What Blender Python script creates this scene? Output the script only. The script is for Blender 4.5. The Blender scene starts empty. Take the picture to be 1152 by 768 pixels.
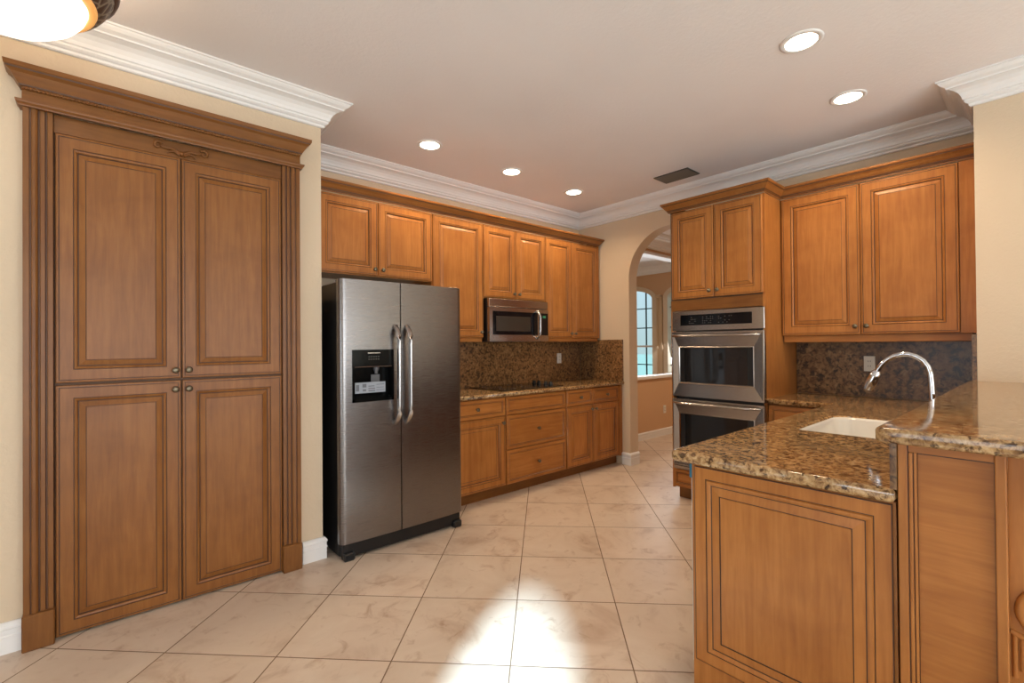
import bpy, bmesh, math, random
from mathutils import Vector, Matrix
random.seed(7)
PI = math.pi
scene = bpy.context.scene
COL = scene.collection

# ------------------------------------------------------------------ camera, world, lights, exposure
scene.view_settings.view_transform = 'Standard'
scene.view_settings.look = 'None'
scene.view_settings.gamma = 1
scene.view_settings.use_curve_mapping = False
scene.view_settings.exposure = 0.18

CAM_H = 1.335
def make_camera():
    y, p, r = math.radians(48.8518), math.radians(0.409), math.radians(-0.4759)
    F = 529.436
    f = Vector((math.cos(y)*math.cos(p), math.sin(y)*math.cos(p), math.sin(p)))
    rt = Vector((math.sin(y), -math.cos(y), 0))
    up = rt.cross(f)
    r2 = math.cos(r)*rt + math.sin(r)*up
    u2 = -math.sin(r)*rt + math.cos(r)*up
    cd = bpy.data.cameras.new('camera')
    cd.sensor_fit = 'HORIZONTAL'; cd.sensor_width = 36
    cd.lens = F/1152*36
    cd.clip_start = 0.02
    co = bpy.data.objects.new('camera', cd); COL.objects.link(co)
    m = Matrix((r2, u2, -f)).transposed().to_4x4()
    m.translation = (0, 0, CAM_H)
    co.matrix_world = m
    scene.camera = co
make_camera()

WORLD_STRENGTH = 1.0
BACK_WINDOW_W = 125
LEFT_WINDOW_W = 34
DINING_WINDOW_W = 40
SUN_W = 26.0
CAN_W = 30
world = bpy.data.worlds.new('world'); scene.world = world
world.use_nodes = True
nt = world.node_tree; nt.nodes.clear()
wo = nt.nodes.new('ShaderNodeOutputWorld'); bg = nt.nodes.new('ShaderNodeBackground')
tc = nt.nodes.new('ShaderNodeTexCoord'); sx = nt.nodes.new('ShaderNodeSeparateXYZ'); rp = nt.nodes.new('ShaderNodeValToRGB')
nt.links.new(tc.outputs['Generated'], sx.inputs[0]); nt.links.new(sx.outputs['Z'], rp.inputs[0])
rp.color_ramp.elements[0].position = 0.0; rp.color_ramp.elements[0].color = (0.46, 0.60, 0.62, 1)
rp.color_ramp.elements[1].position = 0.12; rp.color_ramp.elements[1].color = (0.54, 0.70, 0.80, 1)
nt.links.new(rp.outputs[0], bg.inputs['Color']); bg.inputs['Strength'].default_value = WORLD_STRENGTH
nt.links.new(bg.outputs[0], wo.inputs[0])

def lamp(name, kind, loc, energy, color, direction=None, **kw):
    l = bpy.data.lights.new(name, kind); l.energy = energy; l.color = color
    for k, v in kw.items(): setattr(l, k, v)
    o = bpy.data.objects.new(name, l); COL.objects.link(o); o.location = loc
    if direction is not None:
        o.rotation_euler = Vector(direction).to_track_quat('-Z', 'Y').to_euler()
    return o
DAY = (0.90, 0.95, 1.0)
lamp('daylight_back_window', 'AREA', (-0.6, -4.95, 1.35), BACK_WINDOW_W, DAY, (0, 1, 0.55), shape='RECTANGLE', size=2.6, size_y=2.2)
lamp('daylight_patio_window', 'AREA', (2.4, -4.95, 1.35), BACK_WINDOW_W*0.6, DAY, (0, 1, 0.55), shape='RECTANGLE', size=1.6, size_y=2.2)
lamp('daylight_side_window', 'AREA', (-3.15, 0.9, 1.35), LEFT_WINDOW_W, (0.72, 0.87, 1.0), (1, 0, 0.3), shape='RECTANGLE', size=1.6, size_y=2.0)
lamp('daylight_dining_window', 'AREA', (8.15, 5.2, 1.5), DINING_WINDOW_W, DAY, (-1, -0.25, -0.35), shape='RECTANGLE', size=2.4, size_y=1.5)
lamp('dining_fill_spot', 'SPOT', (6.1, 2.3, 2.84), 90, (1.0, 0.80, 0.58), (0, 0, -1), spot_size=math.radians(160), spot_blend=0.8, shadow_soft_size=0.08)  # unseen fill spot, added to brighten the half wall beyond the arch
SUN_DIR = Vector((math.cos(math.radians(37)), math.sin(math.radians(37)), -math.tan(math.radians(19.3)))).normalized()
lamp('sun', 'SUN', (-3, -3, 6), SUN_W, (0.50, 0.78, 1.0), SUN_DIR, angle=math.radians(1.6))

# ------------------------------------------------------------------ materials
def mat(name):
    m = bpy.data.materials.new(name); m.use_nodes = True
    nt = m.node_tree
    b = nt.nodes['Principled BSDF']
    return m, nt, b
def setp(b, **kw):
    for k, v in kw.items():
        b.inputs[k.replace('_', ' ')].default_value = v
def simple(name, col, rough=0.5, metal=0.0, spec=0.5, coat=0.0):
    m, nt, b = mat(name)
    setp(b, Base_Color=(*col, 1), Roughness=rough, Metallic=metal)
    b.inputs['Specular IOR Level'].default_value = spec
    b.inputs['Coat Weight'].default_value = coat
    return m
def node(nt, t, **kw):
    n = nt.nodes.new(t)
    for k, v in kw.items(): setattr(n, k, v)
    return n
def ramp(nt, fac, stops):
    r = node(nt, 'ShaderNodeValToRGB')
    els = r.color_ramp.elements
    while len(els) < len(stops): els.new(0.5)
    for e, (p, c) in zip(els, stops):
        e.position = p; e.color = (*c, 1) if len(c) == 3 else c
    nt.links.new(fac, r.inputs[0])
    return r
def noise(nt, vec, scale, detail=4, rough=0.5, dist=0.0):
    n = node(nt, 'ShaderNodeTexNoise')
    n.inputs['Scale'].default_value = scale; n.inputs['Detail'].default_value = detail
    n.inputs['Roughness'].default_value = rough; n.inputs['Distortion'].default_value = dist
    nt.links.new(vec, n.inputs['Vector'])
    return n
def mixc(nt, fac, a, b, mode='MIX'):
    n = node(nt, 'ShaderNodeMix', data_type='RGBA', blend_type=mode)
    if isinstance(fac, float): n.inputs[0].default_value = fac
    else: nt.links.new(fac, n.inputs[0])
    for i, v in ((6, a), (7, b)):
        if isinstance(v, tuple): n.inputs[i].default_value = (*v, 1)
        else: nt.links.new(v, n.inputs[i])
    return n.outputs[2]
def bump(nt, b, h, strength, dist):
    n = node(nt, 'ShaderNodeBump'); n.inputs['Strength'].default_value = strength; n.inputs['Distance'].default_value = dist
    nt.links.new(h, n.inputs['Height']); nt.links.new(n.outputs[0], b.inputs['Normal'])

def wood_material(name, horizontal=False, tone=1.0, boards=True):
    m, nt, b = mat(name)
    tc = node(nt, 'ShaderNodeTexCoord'); oi = node(nt, 'ShaderNodeObjectInfo')
    off = node(nt, 'ShaderNodeVectorMath', operation='SCALE'); off.inputs[0].default_value = (7.3, 5.1, 9.7)
    nt.links.new(oi.outputs['Random'], off.inputs['Scale'])
    add = node(nt, 'ShaderNodeVectorMath', operation='ADD')
    nt.links.new(tc.outputs['Object'], add.inputs[0]); nt.links.new(off.outputs[0], add.inputs[1])
    mp = node(nt, 'ShaderNodeMapping')
    mp.inputs['Scale'].default_value = (2.2, 30, 30) if horizontal else (30, 30, 2.2)
    nt.links.new(add.outputs[0], mp.inputs[0])
    n1 = noise(nt, mp.outputs[0], 1.6, 6, 0.6, 0.5)
    n2 = noise(nt, add.outputs[0], 5.0, 3, 0.55, 0.4)
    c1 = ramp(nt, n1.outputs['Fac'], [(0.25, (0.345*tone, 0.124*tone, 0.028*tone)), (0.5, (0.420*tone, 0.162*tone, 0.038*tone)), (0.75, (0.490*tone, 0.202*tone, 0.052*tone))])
    c2 = ramp(nt, n2.outputs['Fac'], [(0.32, (0.78, 0.72, 0.66)), (0.60, (1.0, 1.0, 1.0))])
    col = mixc(nt, 0.6, c1.outputs[0], c2.outputs[0], 'MULTIPLY')
    if boards:
        sp = node(nt, 'ShaderNodeSeparateXYZ'); nt.links.new(add.outputs[0], sp.inputs[0])
        mu = node(nt, 'ShaderNodeMath', operation='MULTIPLY'); mu.inputs[1].default_value = 6.5
        nt.links.new(sp.outputs['Z' if horizontal else 'X'], mu.inputs[0])
        fl = node(nt, 'ShaderNodeMath', operation='FLOOR'); nt.links.new(mu.outputs[0], fl.inputs[0])
        wn = node(nt, 'ShaderNodeTexWhiteNoise', noise_dimensions='1D'); nt.links.new(fl.outputs[0], wn.inputs['W'])
        c3 = ramp(nt, wn.outputs['Value'], [(0.0, (0.93, 0.91, 0.89)), (1.0, (1.05, 1.05, 1.05))])
        col = mixc(nt, 1.0, col, c3.outputs[0], 'MULTIPLY')
    nt.links.new(col, b.inputs['Base Color'])
    setp(b, Roughness=0.36)
    b.inputs['Specular IOR Level'].default_value = 0.30
    bump(nt, b, n1.outputs['Fac'], 0.05, 0.002)
    return m
WOOD = wood_material('maple_vertical')
WOODH = wood_material('maple_horizontal', True)
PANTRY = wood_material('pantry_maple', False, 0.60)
WOODD = wood_material('maple_dark_trim', False, 0.48, False)  # darker tone of the cabinet maple
WOODDH = wood_material('maple_dark_trim_horizontal', True, 0.50, False)
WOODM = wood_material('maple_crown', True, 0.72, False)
GLAZE = simple('dark_glaze', (0.075, 0.028, 0.010), 0.5)
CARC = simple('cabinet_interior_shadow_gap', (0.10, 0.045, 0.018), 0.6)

def paint(name, col, rough, bs, bd, scale):
    m, nt, b = mat(name)
    tc = node(nt, 'ShaderNodeTexCoord')
    n = noise(nt, tc.outputs['Object'], scale, 5, 0.6, 0.3)
    n2 = noise(nt, tc.outputs['Object'], 1.3, 2)
    c = ramp(nt, n2.outputs['Fac'], [(0.3, tuple(v*0.97 for v in col)), (0.7, tuple(min(1, v*1.02) for v in col))])
    nt.links.new(c.outputs[0], b.inputs['Base Color']); setp(b, Roughness=rough)
    bump(nt, b, n.outputs['Fac'], bs, bd)
    return m
WALL = paint('beige_textured_paint', (0.67, 0.53, 0.375), 0.7, 0.35, 0.006, 55)
CEIL = paint('off_white_ceiling_paint', (0.87, 0.825, 0.81), 0.8, 0.30, 0.006, 45)
WHITE = paint('white_trim_paint', (0.83, 0.81, 0.79), 0.4, 0.0, 0.001, 30)
DINWALL = paint('tan_dining_paint', (0.62, 0.38, 0.21), 0.7, 0.3, 0.006, 55)

def tile_material():
    m, nt, b = mat('travertine_tile')
    geo = node(nt, 'ShaderNodeTexCoord')
    S = 0.506
    sp = node(nt, 'ShaderNodeSeparateXYZ'); nt.links.new(geo.outputs['Object'], sp.inputs[0])
    def M(op, a, b2=None):
        n = node(nt, 'ShaderNodeMath', operation=op)
        for i, v in enumerate((a, b2)):
            if v is None: continue
            if isinstance(v, (int, float)): n.inputs[i].default_value = v
            else: nt.links.new(v, n.inputs[i])
        return n.outputs[0]
    k = 1/math.sqrt(2)
    u = M('DIVIDE', M('SUBTRACT', M('MULTIPLY', M('ADD', sp.outputs['X'], sp.outputs['Y']), k), 1.963), S)
    v = M('DIVIDE', M('ADD', M('MULTIPLY', M('SUBTRACT', sp.outputs['X'], sp.outputs['Y']), k), 0.150), S)
    def edge(t):
        fr = M('FRACT', t)
        return M('MINIMUM', fr, M('SUBTRACT', 1.0, fr))
    e = M('MINIMUM', edge(u), edge(v))
    ids = node(nt, 'ShaderNodeCombineXYZ'); nt.links.new(M('FLOOR', u), ids.inputs[0]); nt.links.new(M('FLOOR', v), ids.inputs[1])
    wn = node(nt, 'ShaderNodeTexWhiteNoise', noise_dimensions='3D'); nt.links.new(ids.outputs[0], wn.inputs['Vector'])
    sc = node(nt, 'ShaderNodeVectorMath', operation='SCALE'); sc.inputs['Scale'].default_value = 13.0
    nt.links.new(wn.outputs['Color'], sc.inputs[0])
    ad = node(nt, 'ShaderNodeVectorMath', operation='ADD'); nt.links.new(geo.outputs['Object'], ad.inputs[0]); nt.links.new(sc.outputs[0], ad.inputs[1])
    n1 = noise(nt, ad.outputs[0], 3.2, 7, 0.62, 0.7)
    n2 = noise(nt, ad.outputs[0], 8.0, 6, 0.65, 1.2)
    c1 = ramp(nt, n1.outputs['Fac'], [(0.30, (0.52, 0.375, 0.275)), (0.46, (0.67, 0.54, 0.43)), (0.72, (0.73, 0.61, 0.50))])
    c2 = ramp(nt, n2.outputs['Fac'], [(0.28, (0.62, 0.48, 0.38)), (0.44, (1, 1, 1))])
    c = mixc(nt, 0.7, c1.outputs[0], c2.outputs[0], 'MULTIPLY')
    tv = ramp(nt, wn.outputs['Value'], [(0.0, (0.93, 0.92, 0.90)), (1.0, (1.03, 1.02, 1.01))])
    c = mixc(nt, 1.0, c, tv.outputs[0], 'MULTIPLY')
    g = M('LESS_THAN', e, 0.0055)
    c = mixc(nt, g, c, (0.20, 0.125, 0.075))
    nt.links.new(c, b.inputs['Base Color'])
    rr = M('ADD', M('MULTIPLY', g, 0.5), M('ADD', M('MULTIPLY', n2.outputs['Fac'], 0.10), 0.33))
    nt.links.new(rr, b.inputs['Roughness'])
    h = M('MINIMUM', M('MULTIPLY', e, 60.0), 1.0)
    bump(nt, b, M('ADD', h, M('MULTIPLY', n1.outputs['Fac'], 0.15)), 0.25, 0.002)
    return m
TILE = tile_material()

def granite(name, dark=1.0, stretch=(1, 1, 1), rough=0.07, warm=1.0):
    m, nt, b = mat(name)
    tc = node(nt, 'ShaderNodeTexCoord')
    mp = node(nt, 'ShaderNodeMapping'); mp.inputs['Scale'].default_value = stretch
    nt.links.new(tc.outputs['Object'], mp.inputs[0]); V = mp.outputs[0]
    n1 = noise(nt, V, 60, 5, 0.62, 0.6)
    n2 = noise(nt, V, 48, 4, 0.6, 0.5)
    n3 = noise(nt, V, 7, 4, 0.6, 0.5)
    d = dark
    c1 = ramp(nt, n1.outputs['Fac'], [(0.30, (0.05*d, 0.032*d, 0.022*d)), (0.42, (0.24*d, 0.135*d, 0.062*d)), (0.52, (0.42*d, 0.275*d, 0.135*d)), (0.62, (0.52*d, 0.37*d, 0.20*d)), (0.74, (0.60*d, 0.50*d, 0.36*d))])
    dk = ramp(nt, n2.outputs['Fac'], [(0.39, (0.13, 0.10, 0.085)), (0.46, (1, 1, 1))])
    c = mixc(nt, 0.85, c1.outputs[0], dk.outputs[0], 'MULTIPLY')
    lg = ramp(nt, n3.outputs['Fac'], [(0.3, (0.72, 0.66, 0.58)), (0.65, (1.05, 1.02, 0.98))])
    c = mixc(nt, 0.8, c, lg.outputs[0], 'MULTIPLY')
    c = mixc(nt, 1.0, c, (1.0, 0.90*warm, 0.80*warm*warm), 'MULTIPLY')
    nt.links.new(c, b.inputs['Base Color']); setp(b, Roughness=rough)
    b.inputs['Specular IOR Level'].default_value = 0.45
    return m
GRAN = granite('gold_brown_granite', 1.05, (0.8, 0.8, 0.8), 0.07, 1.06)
GRANB = granite('shaded_brown_granite_slab', 0.52, (0.5, 0.5, 0.5), 0.30, 0.90)  # counter stone darkened: shade on the backsplash is put into the colour
GRANA = granite('shaded_golden_granite_slab', 0.66, (0.85, 0.85, 0.85), 0.28, 0.88)  # same stone, with milder shade painted into a golden tone

def steel(name, col, rough, vertical=True):
    m, nt, b = mat(name)
    tc = node(nt, 'ShaderNodeTexCoord'); mp = node(nt, 'ShaderNodeMapping')
    mp.inputs['Scale'].default_value = (3, 3, 900)
    nt.links.new(tc.outputs['Object'], mp.inputs[0])
    n = noise(nt, mp.outputs[0], 3, 3)
    r = ramp(nt, n.outputs['Fac'], [(0.3, (rough*0.85,)*3), (0.7, (rough*1.15,)*3)])
    nt.links.new(r.outputs[0], b.inputs['Roughness'])
    setp(b, Base_Color=(*col, 1), Metallic=1.0)
    bump(nt, b, n.outputs['Fac'], 0.015, 0.0003)
    return m
STEEL = steel('brushed_stainless', (0.225, 0.212, 0.208), 0.28)
STEELO = steel('warm_brushed_stainless', (0.40, 0.36, 0.33), 0.24)
STEELB = steel('polished_stainless', (0.46, 0.44, 0.43), 0.22)
CHROME = simple('chrome', (0.56, 0.57, 0.60), 0.10, 1.0)
BLACK = simple('black_plastic', (0.006, 0.006, 0.007), 0.35)
BLACKGLASS = simple('black_glass', (0.005, 0.005, 0.006), 0.10, 0.0, 0.3)
DISP = simple('gloss_black_plastic', (0.004, 0.004, 0.004), 0.12, 0.0, 0.12)
OVENGLASS = simple('smoked_oven_glass', (0.014, 0.013, 0.013), 0.05, 0.0, 0.55)
PEWTER = simple('antique_pewter', (0.20, 0.17, 0.12), 0.32, 1.0)
PORC = simple('white_porcelain', (0.80, 0.77, 0.71), 0.12, 0.0, 0.5)
PLATE = simple('ivory_plastic', (0.72, 0.68, 0.60), 0.35)
SLOT = simple('dark_slot', (0.03, 0.028, 0.025), 0.6)
VENTM = simple('dark_vent_metal', (0.06, 0.05, 0.04), 0.6)
LABELM = simple('grey_paper_label', (0.30, 0.33, 0.38), 0.6)
LABELD = simple('grey_print', (0.13, 0.14, 0.16), 0.6)
TAPE = simple('blue_tape', (0.02, 0.16, 0.26), 0.6)
DWM = simple('light_grey_enamel', (0.62, 0.62, 0.60), 0.35)
VENTS = simple('vent_slat_metal', (0.16, 0.13, 0.10), 0.5)
BRONZE = simple('brown_bronze', (0.09, 0.035, 0.018), 0.42, 0.3)
def emit(name, col, s):
    m, nt, b = mat(name)
    setp(b, Base_Color=(*col, 1)); b.inputs['Emission Color'].default_value = (*col, 1); b.inputs['Emission Strength'].default_value = s
    return m
LENS = emit('lit_lens', (1.0, 0.86, 0.66), 14)
BOWLM = emit('lit_alabaster_glass', (1.0, 0.95, 0.86), 1.6)
AMBER = emit('lit_amber_glass', (0.80, 0.40, 0.12), 0.55)
DISPLAY = emit('green_display', (0.02, 0.12, 0.05), 0.5)
def glass_mat():
    m, nt, b = mat('window_glass')
    setp(b, Base_Color=(0.9, 0.97, 0.97, 1), Roughness=0.02); b.inputs['Transmission Weight'].default_value = 1.0
    b.inputs['IOR'].default_value = 1.05
    return m
GLASS = glass_mat()
MUNT = simple('dark_teal_muntin', (0.05, 0.10, 0.11), 0.5)
def bronze_band():
    m, nt, b = mat('bronze_scroll_band')
    tc = node(nt, 'ShaderNodeTexCoord')
    vo = node(nt, 'ShaderNodeTexVoronoi', feature='DISTANCE_TO_EDGE'); vo.inputs['Scale'].default_value = 26
    nt.links.new(tc.outputs['Object'], vo.inputs['Vector'])
    c = ramp(nt, vo.outputs['Distance'], [(0.05, (0.26, 0.21, 0.15)), (0.16, (0.07, 0.032, 0.018))])
    nt.links.new(c.outputs[0], b.inputs['Base Color']); setp(b, Roughness=0.5)
    bump(nt, b, vo.outputs['Distance'], 0.6, 0.006)
    return m
BAND = bronze_band()
LAWN = simple('pale_lawn', (0.19, 0.24, 0.19), 0.9)

# ------------------------------------------------------------------ mesh builder
class MB:
    def __init__(s): s.v = []; s.f = []; s.m = []; s.s = []
    def add(s, V, F, mi=0, sm=False):
        o = len(s.v); s.v += [tuple(p) for p in V]
        for i, f in enumerate(F):
            s.f.append([o+k for k in f]); s.m.append(mi[i] if isinstance(mi, list) else mi); s.s.append(sm)
        return s
    def box(s, x0, x1, y0, y1, z0, z1, mi=0, bev=0.0, seg=1):
        if x0 > x1: x0, x1 = x1, x0
        if y0 > y1: y0, y1 = y1, y0
        if bev <= 0:
            V = [(x, y, z) for x in (x0, x1) for y in (y0, y1) for z in (z0, z1)]
            return s.add(V, [(0,1,3,2),(4,6,7,5),(0,4,5,1),(2,3,7,6),(0,2,6,4),(1,5,7,3)], mi)
        bm = bmesh.new(); bmesh.ops.create_cube(bm, size=1)
        for v in bm.verts:
            v.co = Vector(((x0+x1)/2+v.co.x*(x1-x0), (y0+y1)/2+v.co.y*(y1-y0), (z0+z1)/2+v.co.z*(z1-z0)))
        bmesh.ops.bevel(bm, geom=bm.edges[:], offset=bev, segments=seg, affect='EDGES', profile=0.5)
        return s.bm(bm, mi, seg > 1)
    def bm(s, bm, mi=0, sm=False):
        bm.verts.index_update()
        s.add([v.co[:] for v in bm.verts], [[v.index for v in f.verts] for f in bm.faces], mi, sm); bm.free(); return s
    def prism(s, poly, axis, a, b, mi=0, sm=False):
        # poly in the plane of the other two axes (order x,y,z with axis removed)
        n = len(poly)
        def P(p, t):
            q = list(p); q.insert(axis, t); return tuple(q)
        V = [P(p, a) for p in poly]+[P(p, b) for p in poly]
        s.add(V, [[i, (i+1) % n, n+(i+1) % n, n+i] for i in range(n)], mi, sm)
        s.add(V, [list(range(n))[::-1], list(range(n, 2*n))], mi)
        return s
    def sweep(s, path, prof, mi=0, sm=False, caps=True, closed=False):
        # path: xy points; prof: (out, z); 'out' is to the right of travel
        n = len(path); rings = []
        P = [Vector(p[:2]) for p in path]
        for i in range(n):
            dirs = []
            if closed or i > 0: dirs.append((P[i]-P[i-1]).normalized())
            if closed or i < n-1: dirs.append((P[(i+1) % n]-P[i]).normalized())
            nr = [Vector((d.y, -d.x)) for d in dirs]
            if len(nr) == 2:
                mm = nr[0]+nr[1]; mm = mm/ max(1e-6, (mm.length_squared/2))
            else: mm = nr[0]
            rings.append([(P[i].x+mm.x*o, P[i].y+mm.y*o, z) for o, z in prof])
        k = len(prof); V = [p for r in rings for p in r]; F = []; M = []
        for i in range(n if closed else n-1):
            for j in range(k-1):
                a = i*k+j; b = ((i+1) % n)*k+j
                F.append((a, b, b+1, a+1)); M.append(mi[j] if isinstance(mi, list) else mi)
        s.add(V, F, M, sm)
        if caps and not closed:
            m0 = mi[0] if isinstance(mi, list) else mi
            s.add(rings[0], [list(range(k))], m0); s.add(rings[-1], [list(range(k))[::-1]], m0)
        return s
    def lathe(s, prof, c=(0, 0, 0), seg=24, mi=0, axis='z', sm=True):
        V = []; F = []; M = []; k = len(prof)
        for i in range(seg):
            a = 2*PI*i/seg
            for r, z in prof:
                x, y = r*math.cos(a), r*math.sin(a)
                p = (x, y, z) if axis == 'z' else ((x, -z, y) if axis == '-y' else ((z, x, y) if axis == 'x' else (-z, x, y)))
                V.append((c[0]+p[0], c[1]+p[1], c[2]+p[2]))
        for i in range(seg):
            for j in range(k-1):
                a = i*k+j; b = ((i+1) % seg)*k+j
                F.append((a, b, b+1, a+1)); M.append(mi[j] if isinstance(mi, list) else mi)
        return s.add(V, F, M, sm)
    def tube(s, pts, rad, seg=12, mi=0, sx=1.0, sy=1.0, ref=(0, 0, 1)):
        P = [Vector(p) for p in pts]; n = len(P)
        rad = rad if isinstance(rad, (list, tuple)) else [rad]*n
        V = []; F = []; ref = Vector(ref)
        for i in range(n):
            t = (P[min(n-1, i+1)]-P[max(0, i-1)]).normalized()
            a = t.cross(ref)
            if a.length < 1e-3: a = t.cross(Vector((1, 0, 0)))
            a.normalize(); b = t.cross(a).normalized()
            for k in range(seg):
                w = 2*PI*k/seg
                V.append(P[i]+a*math.cos(w)*rad[i]*sx+b*math.sin(w)*rad[i]*sy)
        for i in range(n-1):
            for k in range(seg):
                F.append((i*seg+k, i*seg+(k+1) % seg, (i+1)*seg+(k+1) % seg, (i+1)*seg+k))
        s.add(V, F, mi, True)
        s.add(V[:seg], [list(range(seg))[::-1]], mi); s.add(V[-seg:], [list(range(seg))], mi)
        return s
    def rings(s, w, h, R, back, mi_back=0):
        # R: list of (inset, depth, material of the band that ends here); depth grows into the wall (+y)
        V = []; F = []; M = []
        V += [(0, back, 0), (w, back, 0), (w, back, h), (0, back, h)]
        for ins, d, m in R:
            V += [(ins, d, ins), (w-ins, d, ins), (w-ins, d, h-ins), (ins, d, h-ins)]
        for i, (ins, d, m) in enumerate(R):
            a = 4*i; b = 4*(i+1)
            for k in range(4):
                k2 = (k+1) % 4
                F.append((a+k, a+k2, b+k2, b+k)); M.append(m)
        e = 4*len(R)
        F.append((e, e+1, e+2, e+3)); M.append(R[-1][2] if R[-1][2] != 1 else 0)
        F.append((3, 2, 1, 0)); M.append(mi_back)
        return s.add(V, F, M)
    def xf(s, fn):
        s.v = [tuple(fn(p)) for p in s.v]; return s
    def build(s, name, mats, parent=None, loc=(0, 0, 0), rotz=0):
        me = bpy.data.meshes.new(name); me.from_pydata(s.v, [], s.f)
        for m in (mats if isinstance(mats, (list, tuple)) else [mats]): me.materials.append(m)
        for p, mi, sm in zip(me.polygons, s.m, s.s): p.material_index = mi; p.use_smooth = sm
        bm = bmesh.new(); bm.from_mesh(me)
        bmesh.ops.recalc_face_normals(bm, faces=bm.faces[:]); bm.to_mesh(me); bm.free()
        me.validate(); me.update()
        o = bpy.data.objects.new(name, me); COL.objects.link(o)
        o.location = loc; o.rotation_euler = (0, 0, rotz)
        if parent: o.parent = parent
        return o

def curve_plate(name, outer, holes, z0, z1, bev, mats, parent=None, seg=4):
    cu = bpy.data.curves.new(name, 'CURVE'); cu.dimensions = '2D'; cu.fill_mode = 'BOTH'
    for pts in [outer]+holes:
        sp = cu.splines.new('POLY'); sp.points.add(len(pts)-1); sp.use_cyclic_u = True
        for p, q in zip(sp.points, pts): p.co = (q[0], q[1], 0, 1)
    h = (z1-z0)/2
    cu.extrude = h-bev; cu.bevel_depth = bev; cu.bevel_resolution = seg; cu.offset = -bev
    t = bpy.data.objects.new('tmp', cu); COL.objects.link(t)
    dg = bpy.context.evaluated_depsgraph_get(); dg.update()
    me = bpy.data.meshes.new_from_object(t.evaluated_get(dg))
    bpy.data.objects.remove(t); bpy.data.curves.remove(cu)
    me.name = name; me.materials.clear(); me.materials.append(mats)
    for v in me.vertices: v.co.z += (z0+z1)/2
    for p in me.polygons: p.use_smooth = abs(p.normal.z) < 0.99
    o = bpy.data.objects.new(name, me); COL.objects.link(o)
    if parent: o.parent = parent
    return o

def thing(name, label, cat, loc=(0, 0, 0), rotz=0, group=None):
    o = bpy.data.objects.new(name, None); COL.objects.link(o)
    o.empty_display_size = 0.1
    o.location = loc; o.rotation_euler = (0, 0, rotz)
    return tag(o, label, cat, group)
def tag(o, label, cat, group=None):
    o['label'] = label; o['category'] = cat
    if group: o['group'] = group
    return o
def struct(o): o['kind'] = 'structure'; return o

# ------------------------------------------------------------------ the room shell
AW, BW, CZ = 3.76, 4.38, 2.87          # cooktop wall y, oven wall x, ceiling
PW, PX = 3.04, 1.055                   # pantry wall y and its end x
SX, SY = 3.88, 0.285                   # stub wall face x and its end y
struct(MB().box(-3.35, 8.5, -5.2, 8.05, -0.1, 0).build('floor', TILE))
struct(MB().box(-3.35, 8.5, -5.2, 8.05, CZ, CZ+0.1).build('ceiling', CEIL))
struct(MB().box(-3.35, PX, PW, AW+0.15, 0, CZ).build('wall_pantry', WALL))
struct(MB().box(PX, BW, AW, AW+0.15, 0, CZ).build('wall_cooktop', WALL))
arch = [(8.05, 0), (8.05, CZ), (SY, CZ), (SY, 0), (2.05, 0), (2.05, 2.05)]
arch += [(2.55-0.5*math.cos(PI*i/28), 2.05+0.5*math.sin(PI*i/28)) for i in range(1, 28)]
arch += [(3.05, 2.05), (3.05, 0)]
struct(MB().prism(arch, 0, BW, BW+0.15).build('wall_oven', WALL))
struct(MB().box(SX, BW+0.15, -5.05, SY, 0, CZ).build('wall_bar', WALL))
# walls behind the camera with their window openings
def wall_with_openings(name, axis, pos, thick, a0, a1, openings, m=WALL):
    # axis 0: wall plane x = pos, runs along y; axis 1: plane y = pos, runs along x
    mb = MB(); segs = []; cur = a0
    for (o0, o1, z0, z1) in sorted(openings):
        segs += [(cur, o0, 0, CZ), (o0, o1, 0, z0), (o0, o1, z1, CZ)]; cur = o1
    segs.append((cur, a1, 0, CZ))
    for b0, b1, z0, z1 in segs:
        if b1-b0 < 1e-4 or z1-z0 < 1e-4: continue
        if axis == 0: mb.box(pos, pos+thick, b0, b1, z0, z1)
        else: mb.box(b0, b1, pos, pos+thick, z0, z1)
    return struct(mb.build(name, m))
wall_with_openings('wall_back', 1, -5.2, 0.15, -3.35, BW+0.15, [(-1.9, 0.7, 0.25, 2.45), (1.6, 3.2, 0.25, 2.45)])
# left wall: a side window, and a tall arched opening that lets the low sun in
ARC_C, ARC_R, ARC_Z = -2.03, 0.43, 1.78
outl = [(-5.2, 0), (ARC_C-ARC_R, 0), (ARC_C-ARC_R, ARC_Z)]
outl += [(ARC_C-ARC_R*math.cos(PI*i/24), ARC_Z+ARC_R*math.sin(PI*i/24)) for i in range(1, 24)]
outl += [(ARC_C+ARC_R, ARC_Z), (ARC_C+ARC_R, 0), (0.1, 0), (0.1, CZ), (-5.2, CZ)]
struct(MB().prism(outl, 0, -3.35, -3.2).build('wall_left', WALL))
wall_with_openings('wall_left_side', 0, -3.35, 0.15, 0.1, PW, [(0.1, 1.7, 0.35, 2.35)])
w = MB().box(-3.30, -3.26, ARC_C-ARC_R+0.12, ARC_C-ARC_R+0.15, 0.0, 2.2).box(-3.30, -3.26, ARC_C-ARC_R, ARC_C+ARC_R, 0.9, 0.94)
struct(w.build('window_3', WHITE))
struct(MB().box(-3.29, -3.28, 0.06, 1.74, 0.30, 2.40).build('window_4', simple('added_white_blind', (0.8, 0.8, 0.78), 0.8)))  # unseen blind, added to keep the sun off the pantry
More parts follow.
